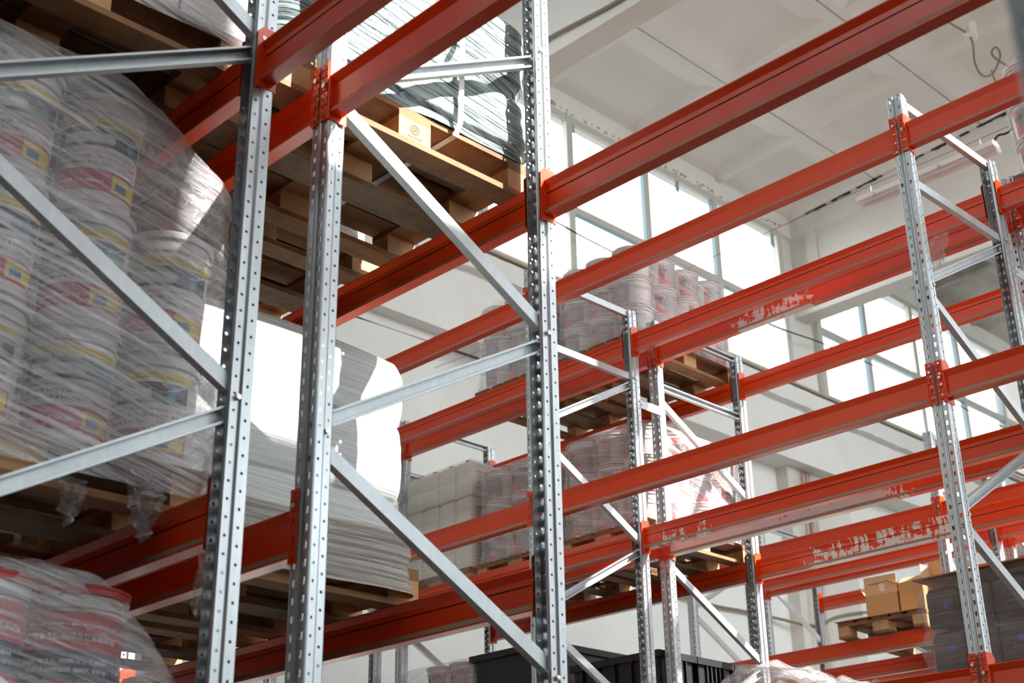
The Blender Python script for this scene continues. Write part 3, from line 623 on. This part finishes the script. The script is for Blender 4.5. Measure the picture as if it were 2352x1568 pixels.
# ---------------------------------------------------------------- wrapped shells
def shell(x0, x1, y0, y1, z0, ztop, rad=.09, amp=.012, seed=0, nz=34, nu=160, top=True, flare=0, pinch=None, top_amp=.02, vs_=1.0):
    """closed wrinkled skin round a box; ztop may be a function of (x,y)"""
    zt = ztop if callable(ztop) else (lambda x, y: ztop)
    hx, hy = (x1-x0)/2, (y1-y0)/2; cx, cy = (x0+x1)/2, (y0+y1)/2; per = []
    L = [(2*hx-2*rad), math.pi*rad/2, (2*hy-2*rad), math.pi*rad/2]*2; tot = sum(L); 
    for i in range(nu):
        s = tot*i/nu; k = 0
        while s > L[k]: s -= L[k]; k += 1
        c = [(-hx+rad, -hy), None, (hx, -hy+rad), None, (hx-rad, hy), None, (-hx, hy-rad), None]
        dirs = {0: (1, 0), 2: (0, 1), 4: (-1, 0), 6: (0, -1)}; nr = {0: (0, -1), 2: (1, 0), 4: (0, 1), 6: (-1, 0)}
        if k % 2 == 0: p = (c[k][0]+dirs[k][0]*s, c[k][1]+dirs[k][1]*s); n = nr[k]
        else:
            cc = {1: (hx-rad, -hy+rad, -90), 3: (hx-rad, hy-rad, 0), 5: (-hx+rad, hy-rad, 90), 7: (-hx+rad, -hy+rad, 180)}[k]
            a = math.radians(cc[2]+90*s/(math.pi*rad/2)); n = (math.cos(a), math.sin(a)); p = (cc[0]+rad*n[0], cc[1]+rad*n[1])
        per.append((p, n, tot*i/nu))
    mb = MB(); uv = []
    for j in range(nz+1):
        v = j/nz
        for (p, n, u) in per:
            X, Y = cx+p[0], cy+p[1]; H = zt(X, Y); z = z0+(H-z0)*v
            d = amp*(noise.noise(Vector((u*1.3+seed, z*22*vs_, seed)))*1.0+noise.noise(Vector((u*5+seed, z*5, 3.3)))*1.2)
            if pinch: d += pinch(z)
            if flare: d += flare*max(0, 1-v*6)
            if v > .93: d -= (v-.93)*.35
            mb.v.append((X+n[0]*d, Y+n[1]*d, z)); uv.append((u, z-z0))
    for j in range(nz):
        for i in range(nu): a = j*nu+i; b = j*nu+(i+1) % nu; mb.f.append((a, b, b+nu, a+nu)); mb.mi.append(0)
    if top:
        base = nz*nu; prev = base; rings = 6
        for q in range(1, rings+1):
            s = 1-q/rings*.999; st = len(mb.v)
            for (p, n, u) in per:
                X, Y = cx+p[0]*s*.96, cy+p[1]*s*.96; z = zt(X, Y)+.012+top_amp*noise.noise(Vector((X*9+seed, Y*9, 1)))
                mb.v.append((X, Y, z)); uv.append((u*s, 3+s))
            for i in range(nu): a = prev+i; b = prev+(i+1) % nu; mb.f.append((a, b, st+(i+1) % nu, st+i)); mb.mi.append(0)
            prev = st
    mb.uv = uv; return mb

# green-wrapped load with straps
ld = empty('wrapped_load', (0, 0, 0)); tag(ld, 'large green-grey load wrapped in shiny film and strapped to its pallet', 'wrapped load')
gz0 = Z2+.146
def ztg(x, y): return 3.31 - .05*math.sin((y-2.05)*5)*.5 - .02*noise.noise(Vector((x*3, y*4, 0)))
def pg_(z): return -.035*max(0, 1-abs(z-3.0)/.05) + (-.02 if z < gz0+.05 else 0)
mb = shell(-3.96, -3.13, 2.05, 3.24, gz0, ztg, .10, .010, 2, 60, 240, True, 0, pg_); obj('film_wrap', mb.mesh('green_load', 'wrap_green', 60), ld)
sm = MB()
for y in (2.83,):
    w2 = .012
    pts = [(-3.105, 3.34), (-3.10, 3.0), (-3.112, Z2+.16), (-3.14, Z2+.118), (-3.98, Z2+.118), (-3.99, 3.34), (-3.5, 3.36), (-3.105, 3.34)]
    for (a, b) in zip(pts[:-1], pts[1:]):
        sm.add([(a[0], y-w2, a[1]), (a[0], y+w2, a[1]), (b[0], y+w2, b[1]), (b[0], y-w2, b[1])], [(0, 1, 2, 3)])
bm = bmesh.new(); me = sm.mesh('strap', 'strap'); bm.from_mesh(me); bmesh.ops.remove_doubles(bm, verts=bm.verts, dist=1e-5); bmesh.ops.solidify(bm, geom=list(bm.faces), thickness=.0015); bm.to_mesh(me); bm.free(); obj('strap', me, ld)
# white three-tier load
def tier(z):
    f = ((z-1.22)/.30) % 1; return .030*max(0, math.sin(math.pi*f))**.28-.027
ld = empty('wrapped_load', (0, 0, 0)); tag(ld, 'white film-wrapped stack of three bulging tiers behind the two foreground posts', 'wrapped load')
def ztw(x, y): return 2.06 + .05*(1-((y-2.62)/.6)**2) 
obj('film_wrap', shell(-4.58, -3.78, 2.08, 3.17, Z1+.14, ztw, .06, .0030, 5, 110, 180, True, 0, tier).mesh('white_load', 'wrap_white', 60), ld)
o = obj('film_skirt', shell(-4.59, -3.765, 2.07, 3.20, Z1+.035, Z1+.27, .05, .014, 6, 16, 180, False, .01).mesh('skirt', 'wrap_skirt', 60), ld); o['label'] = 'ragged film skirt round the pallet'
for (x0, y0, z0, h, lb, mt) in ((-5.50, 2.08, Z1+.146, .85, 'white wrapped stack half hidden behind the three-tier white one', 'wrap_white'), (-4.88, 2.08, Z2+.148, .8, 'cream wrapped load behind the green-wrapped one', 'wrap_cream'), (-5.68, 2.08, Z2+.148, .8, 'cream wrapped load, farthest on the upper level of the second row', 'wrap_cream'),
                        (-4.90, .87, Z2+.148, .8, 'cream wrapped load behind the one in the top left corner', 'wrap_cream'), (-5.68, .87, Z2+.148, .8, 'cream wrapped load, farthest on the upper level of the first row', 'wrap_cream'), (-5.05, .87, Z1+.146, .9, 'cream wrapped load behind the big foreground buckets', 'wrap_cream')):
    ld = empty('wrapped_load'); tag(ld, lb, 'wrapped load'); obj('film_wrap', shell(x0, x0+.78, y0, y0+1.14, z0, z0+h, .06, .012, x0, 30, 120).mesh('load', mt, 60), ld)
# cartons under film at the top left corner
random.seed(5)
CART = MB().box(0, .385, 0, .285, 0, .27).mesh('carton', 'pail')
for i in range(2):
    for j in range(4):
        for k in range(2):
            if i == 0 and k == 0: continue
            tag(obj('carton', CART, None, (-4.01+.40*i, .86+.295*j, Z2+.148+.275*k)), f"white carton at top left, {['bottom','top'][k]} layer, {NUM[j]} back, {['inner','outer'][i]} column", 'carton', 'white cartons in the top left corner')
tag(obj('stretch_film', shell(-4.04, -3.19, .83, 2.05, Z2+.08, Z2+.72, .05, .014, 8, 40, 200, True).mesh('film', 'film_big', 60)), 'crinkled clear film round the cartons in the top left corner', 'stretch film')

# ---------------------------------------------------------------- buckets
def sector(r0, r1, z0, z1, a0, a1, n=18):
    mb = MB(); uv = []
    for i in range(n+1):
        a = math.radians(a0+(a1-a0)*i/n)
        for r, z, v in ((r0, z0, 0), (r1, z1, 1)): mb.v.append((r*math.cos(a), r*math.sin(a), z)); uv.append((i/n, v))
    for i in range(n): mb.f.append((2*i, 2*i+2, 2*i+3, 2*i+1)); mb.mi.append(0)
    mb.uv = uv; return mb
def make_bucket(name, r, h, body, rim, label, lid='lid', a0=-160, a1=10, lz=(.10, .80)):
    b = empty(name); k = .90; rr = lambda t: r*(k+(1-k)*t)
    obj('body', MB().lathe([(.001, 0), (rr(0)-.006, 0), (rr(0), .006), (rr(.82), h*.80), (rr(.82)+.007, h*.81), (rr(.82)+.007, h*.825), (rr(.86), h*.83), (rr(.9), h*.90), (rr(.9), h*.93)]).mesh('pail_body', body, 35), b)
    ld = obj('lid', MB().lathe([(r+.002, h*.915), (r+.009, h*.92), (r+.010, h*.965), (r+.003, h*.985), (r-.008, h*.985), (r-.016, h*.965), (.001, h*.965)]).mesh('pail_lid', lid, 35), b)
    if rim: obj('seal_ring', MB().lathe([(r+.004, h*.972), (r+.0105, h*.972), (r+.0115, h*.995), (r+.002, h*.998), (r-.004, h*.985)]).mesh('pail_ring', rim, 35), ld)
    za, zb = h*lz[0], h*lz[1]-.008
    if label: obj('label', sector(rr(lz[0])+.0012, rr(lz[1])+.0012, za, zb, a0, a1).mesh('pail_label', label, 60), b)
    hd = [((rr(.85)+.012)*math.cos(math.radians(t)), (rr(.85)+.012)*math.sin(math.radians(t)), h*.84-.10*h*3*math.sin(math.radians(t+95))**2*.9) for t in range(-95, 86, 12)]
    obj('handle', MB().tube(hd, .0022, 6).mesh('pail_handle', 'metal_handle', 60), b)
    return b
B_big = make_bucket('paint_bucket', .130, .375, 'pail', None, 'label_big', a0=-105, a1=45)
B_grey = make_bucket('paint_bucket', .134, .232, 'pail', 'rim_red', 'label_grey', a0=-135, a1=-45, lz=(.08, .80))
B_red = make_bucket('paint_bucket', .142, .335, 'pail', 'rim_red', 'label_red', 'rim_red', a0=-120, a1=70)
B_dark = make_bucket('paint_bucket', .134, .232, 'pail_dark', 'rim_red', None)
def stack(proto, x0, x1, y0, y1, nx, ny, nt, z, h, desc, where, group, skip=lambda i, j, k: False, rot=0, extra=90):
    for k in range(nt):
        for i in range(nx):
            for j in range(ny):
                if not (i == nx-1 or j == 0) or skip(i, j, k): continue
                x = x0+(x1-x0)*(i+.5)/nx+random.uniform(-.006, .006); y = y0+(y1-y0)*(j+.5)/ny+random.uniform(-.006, .006)
                rz_ = rot+(math.radians(extra) if (i == nx-1 and j > 0) else 0)+random.uniform(-.35, .35)
                tn = 'top' if k == nt-1 else ('bottom' if k == 0 else ('middle' if nt == 3 else NUM[k]))
                pos = f"{NUM[i]} from left in front" if j == 0 else (f"{NUM[j]} back at right" if i == nx-1 else f"inner spot {i*ny+j}")
                if 'inner' in pos: pos = 'inside the stack'
                tag(first_or_dup(proto, (x, y, z+h*k), (0, 0, rz_)), f"{desc}, {tn} tier, {pos}, {where}", 'bucket', group)
random.seed(21)
stack(B_big, -4.14, -3.37, .96, 2.08, 3, 4, 3, Z1+.146, .38, 'large white bucket', 'foreground left load', 'large buckets in the foreground left load', lambda i, j, k: k == 2 and j == 3, 0, 0)
stack(B_red, -4.17, -3.40, .765, 1.915, 3, 4, 3, -.249+.146, .34, 'red-lidded bucket', 'lower left load', 'red-lidded buckets in the lower left load', lambda i, j, k: False, 0, 0)
for (x0, z, wh, g) in ((-6.49, Z3, 'right load on the top level', 'a'), (-7.37, Z3, 'left load on the top level', 'b'), (-6.49, 2.486, 'sunlit middle-level load', 'c'), (-7.35, 2.486, 'load beside the pale canisters', 'd')):
    stack(B_grey, x0, x0+.78, Y4+.02, Y4+1.16, 3, 4, 3, z+.145, .235, 'red-rimmed bucket', wh, 'red-rimmed buckets, '+wh)
stack(B_grey, -2.84, -2.04, Y4+.02, Y4+1.16, 3, 4, 3, Z3+.145, .245, 'red-rimmed bucket', 'stack at the upper right edge', 'buckets at the upper right edge', lambda i, j, k: i > 1)
stack(B_grey, -8.25, -7.52, Y4+.02, Y4+1.16, 3, 4, 3, 1.101+.145, .235, 'red-rimmed bucket', 'low load at the left end', 'buckets in the low load at the left end', lambda i, j, k: k == 2 and i == 0)
for k, zz in enumerate((2.631, 2.866, 3.1)):
    tag(first_or_dup(B_dark, (-6.555+.0, Y4+.62, zz), (0, 0, 1)), f"dark red bucket in the gap between two bucket loads, {['bottom','middle','top'][k]} of three", 'bucket', 'dark red buckets in the gap')
# film around bucket loads
def zA(x, y):
    t = max(0, min(1, (y-1.6)/.5)); return 2.48-.24*t*t*(3-2*t)+.012*math.sin(x*9)
tag(obj('stretch_film', shell(-4.17, -3.335, .83, 2.10, Z1+.05, zA, .10, .012, 1, 70, 260, True, .01).mesh('film', 'film_big', 60)), 'streaky clear film wrapped round the large foreground buckets', 'stretch film')
def zB(x, y):
    t = max(0, min(1, (y-1.72)/.38)); return .945-.26*t*t*(3-2*t)
tag(obj('stretch_film', shell(-4.20, -3.365, .83, 2.08, -.249+.05, zB, .10, .012, 4, 50, 220, True, .01).mesh('film', 'film_big', 60)), 'clear film stretched over the red-lidded buckets at lower left', 'stretch film')
for (x0, z, hh, lb, mt, sd) in ((-6.51, Z3, .86, 'clear film round the right bucket load on the top level', 'film', 11), (-7.39, Z3, .86, 'clear film round the left bucket load on the top level', 'film', 12), (-6.51, 2.486, .86, 'clear film round the sunlit middle-level bucket load', 'film', 13),
                            (-7.37, 2.486, .86, 'clear film round the bucket load beside the pale canisters', 'film', 14), (-2.845, Z3, .90, 'clear film round the bucket stack at the upper right edge', 'film_clear', 15), (-8.265, 1.101, .86, 'clear film round the low bucket load at the left end', 'film_clear', 16)):
    tag(obj('stretch_film', shell(x0, x0+.83, Y4-.005, Y4+1.2, z+.13, z+hh, .12, .012, sd, 34, 150, True, .01).mesh('film', mt, 60)), lb, 'stretch film')

# ---------------------------------------------------------------- canisters
def rbox(w, d, h, r, top=.03, n=4):
    mb = MB(); prof = []
    def ring(ins, z):
        vs = []
        for (cx, cy, a0) in ((w/2-r, -d/2+r, -90), (w/2-r, d/2-r, 0), (-w/2+r, d/2-r, 90), (-w/2+r, -d/2+r, 180)):
            for k in range(n+1):
                a = math.radians(a0+90*k/n); vs.append((cx+(r-ins)*math.cos(a), cy+(r-ins)*math.sin(a), z))
        return vs
    rings = [ring(.012, 0), ring(0, .012), ring(0, h*.45), ring(.004, h*.5), ring(0, h*.55), ring(0, h-top), ring(.012, h-top*.3), ring(r*.8, h)]
    m = len(rings[0]); vs = [p for q in rings for p in q]
    fs = [(i*m+k, i*m+(k+1) % m, (i+1)*m+(k+1) % m, (i+1)*m+k) for i in range(len(rings)-1) for k in range(m)]
    fs += [tuple(range(m))[::-1], tuple(range((len(rings)-1)*m, len(rings)*m))]
    return mb.add(vs, fs)
def make_can(w, d, h, body, lab):
    c = empty('plastic_canister'); obj('body', rbox(w, d, h, .03).mesh('can_body', body, 40), c)
    obj('cap', MB().lathe([(.022, h-.004), (.024, h), (.024, h+.018), (.001, h+.02)], 14, 0, (0, -d*.28)).mesh('can_cap', 'cap', 40), c)
    obj('grip', MB().tube([(0, -d*.1, h-.003), (0, -d*.05, h+.016), (0, d*.25, h+.016), (0, d*.32, h-.003)], .008, 8).mesh('can_grip', body, 60), c)
    mb = MB(); mb.v = [(w/2+.0012, -d*.32, h*.22), (w/2+.0012, d*.32, h*.22), (w/2+.0012, d*.32, h*.72), (w/2+.0012, -d*.32, h*.72)]; mb.f = [(0, 1, 2, 3)]; mb.mi = [0]; mb.uv = [(0, 0), (1, 0), (1, 1), (0, 1)]
    obj('label', mb.mesh('can_label', lab), c)
    mb = MB(); mb.v = [(-w*.38, -d/2-.0012, h*.2), (w*.38, -d/2-.0012, h*.2), (w*.38, -d/2-.0012, h*.75), (-w*.38, -d/2-.0012, h*.75)]; mb.f = [(0, 1, 2, 3)]; mb.mi = [0]; mb.uv = [(0, 0), (1, 0), (1, 1), (0, 1)]
    if lab == 'label_dark': obj('label', mb.mesh('can_label', lab), c)
    return c
C_pale = make_can(.191, .282, .285, 'canister', 'label_can'); C_dark = make_can(.195, .28, .222, 'canister_dark', 'label_dark')
def cans(proto, x0, nx, sx, y0, ny, sy, nt, z, h, desc, where, group):
    for k in range(nt):
        for i in range(nx):
            for j in range(ny):
                if not (i == nx-1 or j == 0): continue
                tn = 'top' if k == nt-1 else ('bottom' if k == 0 else ('second' if k == 1 else 'third'))
                pos = f"{NUM[i]} from left in front" if j == 0 else (f"{NUM[j]} back at right" if i == nx-1 else 'inside the stack')
                tag(first_or_dup(proto, (x0+sx*(i+.5), y0+sy*(j+.5), z+h*k)), f"{desc}, {tn} tier, {pos}, {where}", 'canister', group)
cans(C_pale, -8.22, 4, .193, Y4+.02, 4, .285, 3, 2.632, .287, 'milky canister with red cap', 'by the left wall', 'milky canisters by the left wall')
cans(C_dark, -3.77, 4, .197, Y4+.02, 4, .285, 4, .846, .238, 'dark canister', 'at lower right', 'dark canisters at lower right')
tag(obj('stretch_film', shell(-8.235, -7.43, Y4+.0, Y4+1.18, 2.56, 3.50, .04, .003, 31, 40, 160, True).mesh('film', 'film_fine', 60)), 'fine-lined film wrapped tightly round the milky canisters', 'stretch film')
def tierd(z): f = ((z-.846)/.238) % 1; return .038*math.sin(math.pi*f)-.022
tag(obj('stretch_film', shell(-3.80, -2.955, Y4-.01, Y4+1.19, .80, 1.83, .03, .008, 33, 60, 180, True, 0, tierd).mesh('film', 'film_grey', 60)), 'glossy film pinched between the tiers of dark canisters at lower right', 'stretch film')
mb = MB().box(-3.81, -2.95, Y4-.015, Y4+1.2, 1.835, 1.842); tag(obj('cardboard_sheet', mb.mesh('sheet', 'card')), 'flat cardboard sheet lying on the dark wrapped canisters', 'cardboard')
# crumpled clear heap
def zh(x, y): return 1.33+.22*math.exp(-((x+4.98)/.35)**2)+.05*noise.noise(Vector((x*6, y*6, 0)))
tag(obj('stretch_film', shell(-5.27, -4.15, Y4-.02, Y4+1.15, .75, zh, .14, .03, 41, 40, 200, True, .02, None, .07).mesh('film', 'film_big', 60)), 'crumpled clear film heap over pale goods at the bottom edge', 'stretch film')
CB = MB().box(0, .30, 0, .36, 0, .40).mesh('carton', 'pail')
for i in range(3):
    tag(obj('carton', CB, None, (-5.22+.32*i, Y4+.05, .846)), f"pale carton under the crumpled film heap, {NUM[i]} from the left", 'carton', 'pale cartons under the film heap')

# ---------------------------------------------------------------- black crates
def crate(w, d, h, name='plastic_crate', ribs=True):
    r = empty(name); b = MB()
    b.box(-w/2, w/2, -d/2, -d/2+.012, 0, h); b.box(-w/2, w/2, d/2-.012, d/2, 0, h); b.box(-w/2, -w/2+.012, -d/2, d/2, 0, h); b.box(w/2-.012, w/2, -d/2, d/2, 0, h); b.box(-w/2, w/2, -d/2, d/2, 0, .012)
    obj('body', b.mesh('crate_body', 'black'), r)
    m_ = MB()
    for q in ((-w/2-.025, w/2+.025, -d/2-.025, -d/2), (-w/2-.025, w/2+.025, d/2, d/2+.025), (-w/2-.025, -w/2, -d/2, d/2), (w/2, w/2+.025, -d/2, d/2)): m_.box(*q, h-.045, h)
    obj('rim', m_.mesh('crate_rim', 'black'), r)
    if not ribs: return r
    for i in range(5): obj('rib', MB().box(-w/2+.08+(w-.16)*i/4-.006, -w/2+.08+(w-.16)*i/4+.006, -d/2-.018, -d/2, .03, h-.045).mesh('crate_rib', 'black'), r)
    for i in range(5): obj('rib', MB().box(w/2, w/2+.018, -d/2+.08+(d-.16)*i/4-.006, -d/2+.08+(d-.16)*i/4+.006, .03, h-.045).mesh('crate_rib', 'black'), r)
    return r
k0 = crate(.76, 1.06, .36, 'plastic_crate', False); 
for k in range(2): tag(first_or_dup(k0, (-7.10, Y4+.6, 1.246+.365*k)), f"big black plastic crate at the bottom edge, {['lower','upper'][k]} of two", 'crate', 'big black crates')
k1 = crate(.74, .34, .50)
for i in range(3): tag(first_or_dup(k1, (-6.06, Y4+.20+.40*i, 1.246)), f"black ribbed bin right of the big crate, {NUM[i]} from the front", 'crate', 'black ribbed bins')

# ---------------------------------------------------------------- cardboard boxes
def cbox(name, loc, rot, w, d, h, flaps, label, mark=False):
    r = empty(name, loc, (0, 0, rot)); t = .004; b = MB()
    b.box(-w/2, w/2, -d/2, -d/2+t, 0, h); b.box(-w/2, w/2, d/2-t, d/2, 0, h); b.box(-w/2, -w/2+t, -d/2, d/2, 0, h); b.box(w/2-t, w/2, -d/2, d/2, 0, h); b.box(-w/2, w/2, -d/2, d/2, 0, t)
    obj('body', b.mesh('box_body', 'card'), r)
    for side, ang, fl in flaps:
        a = math.radians(ang); s, c = math.sin(a)*fl, math.cos(a)*fl
        q = {'f': [(-w/2, -d/2, h), (w/2, -d/2, h), (w/2, -d/2-c, h+s), (-w/2, -d/2-c, h+s)], 'b': [(-w/2, d/2, h), (w/2, d/2, h), (w/2, d/2+c, h+s), (-w/2, d/2+c, h+s)],
             'l': [(-w/2, -d/2, h), (-w/2, d/2, h), (-w/2-c, d/2, h+s), (-w/2-c, -d/2, h+s)], 'r': [(w/2, -d/2, h), (w/2, d/2, h), (w/2+c, d/2, h+s), (w/2+c, -d/2, h+s)]}[side]
        me = MB().add(q, [(0, 1, 2, 3)]).mesh('flap', 'card_in'); bm = bmesh.new(); bm.from_mesh(me); bmesh.ops.solidify(bm, geom=list(bm.faces), thickness=.004); bm.to_mesh(me); bm.free()
        obj('flap', me, r)
    if mark:
        o = obj('sticker', MB().box(-.01, .04, -d/2-.002, -d/2-.0005, h+.02, h+.09).mesh('sticker', 'paper'), r); o['label'] = 'small pale sticker'
        mk = MB()
        for k in range(9): mk.box(-.10+.016*k, -.092+.016*k, -d/2-.0015, -d/2-.0005, h+.085+(k % 2)*.008, h+.10)
        obj('handwriting', mk.mesh('handwriting', 'ink'), r)
    return tag(r, label, 'cardboard box', 'open cardboard boxes')
cbox('cardboard_box', (-6.20, 10.72, 2.541), .12, .30, .30, .235, [('f', 92, .16), ('l', 60, .10), ('r', 45, .1), ('b', 100, .05)], 'open cardboard box with an upright front flap, leftmost on the pallet', True)
cbox('cardboard_box', (-5.92, 10.74, 2.541), .10, .22, .30, .30, [('f', 150, .12), ('l', 25, .13), ('b', 80, .12), ('r', 90, .13)], 'open cardboard box with splayed flaps in the middle of the pallet')
cbox('cardboard_box', (-5.70, 10.95, 2.541), -.05, .22, .3, .33, [('f', 80, .15), ('r', 60, .12), ('b', 95, .15)], 'sunlit open cardboard box, rightmost beside the steel post')
mb = MB().box(-.02, .80, -.02, 1.1, 0, .004); tag(obj('cardboard_sheet', mb.mesh('sheet', 'card'), None, (-6.50, 10.33, 2.5402), (0, 0, .06)), 'cardboard sheet between the open boxes and their pallet', 'cardboard')

# ---------------------------------------------------------------- loose film rags
def rag(loc, w, h, seed, label, taper=.5, ax='x'):
    mb = MB(); uv = []; n, m_ = 14, 18
    for j in range(m_+1):
        for i in range(n+1):
            u, v = i/n-.5, j/m_; ww = w*(1-taper*v)
            a = u*ww+.02*noise.noise(Vector((seed, v*4, u*3))); b = .03*noise.noise(Vector((u*6+seed, v*7, 2)))*(1+v); z = -h*v-.03*abs(noise.noise(Vector((u*8, seed, 4))))*v
            mb.v.append((a, b, z) if ax == 'x' else (b, a, z)); uv.append((i/n*.5, v*.5))
    for j in range(m_):
        for i in range(n): a = j*(n+1)+i; mb.f.append((a, a+1, a+n+2, a+n+1)); mb.mi.append(0)
    mb.uv = uv; return tag(obj('film_rag', mb.mesh('rag', 'film_big', 60), None, loc), label, 'film scrap')
rag((-3.27, 6.672, 3.74), .17, .20, 3, 'torn film scrap stuck to the rear orange beam near the jagged post top', .45)
rag((-3.31, 2.045, 1.36), .10, .50, 7, 'long torn film rag hanging beside the big foreground post', .4, 'y')
rag((-3.32, 1.84, 1.20), .14, .16, 9, 'short film rag hanging under the foreground bucket pallet', .9, 'y')
rag((-3.32, 1.62, 1.17), .10, .12, 12, 'small film tatter hanging at the edge of the foreground pallet', .8, 'y')

# remove prototypes that were never placed
for o in list(bpy.data.objects):
    if o.type == 'EMPTY' and o.parent is None and 'label' not in o:
        for c in list(bpy.data.objects):
            if c.parent == o: bpy.data.objects.remove(c)
        bpy.data.objects.remove(o)
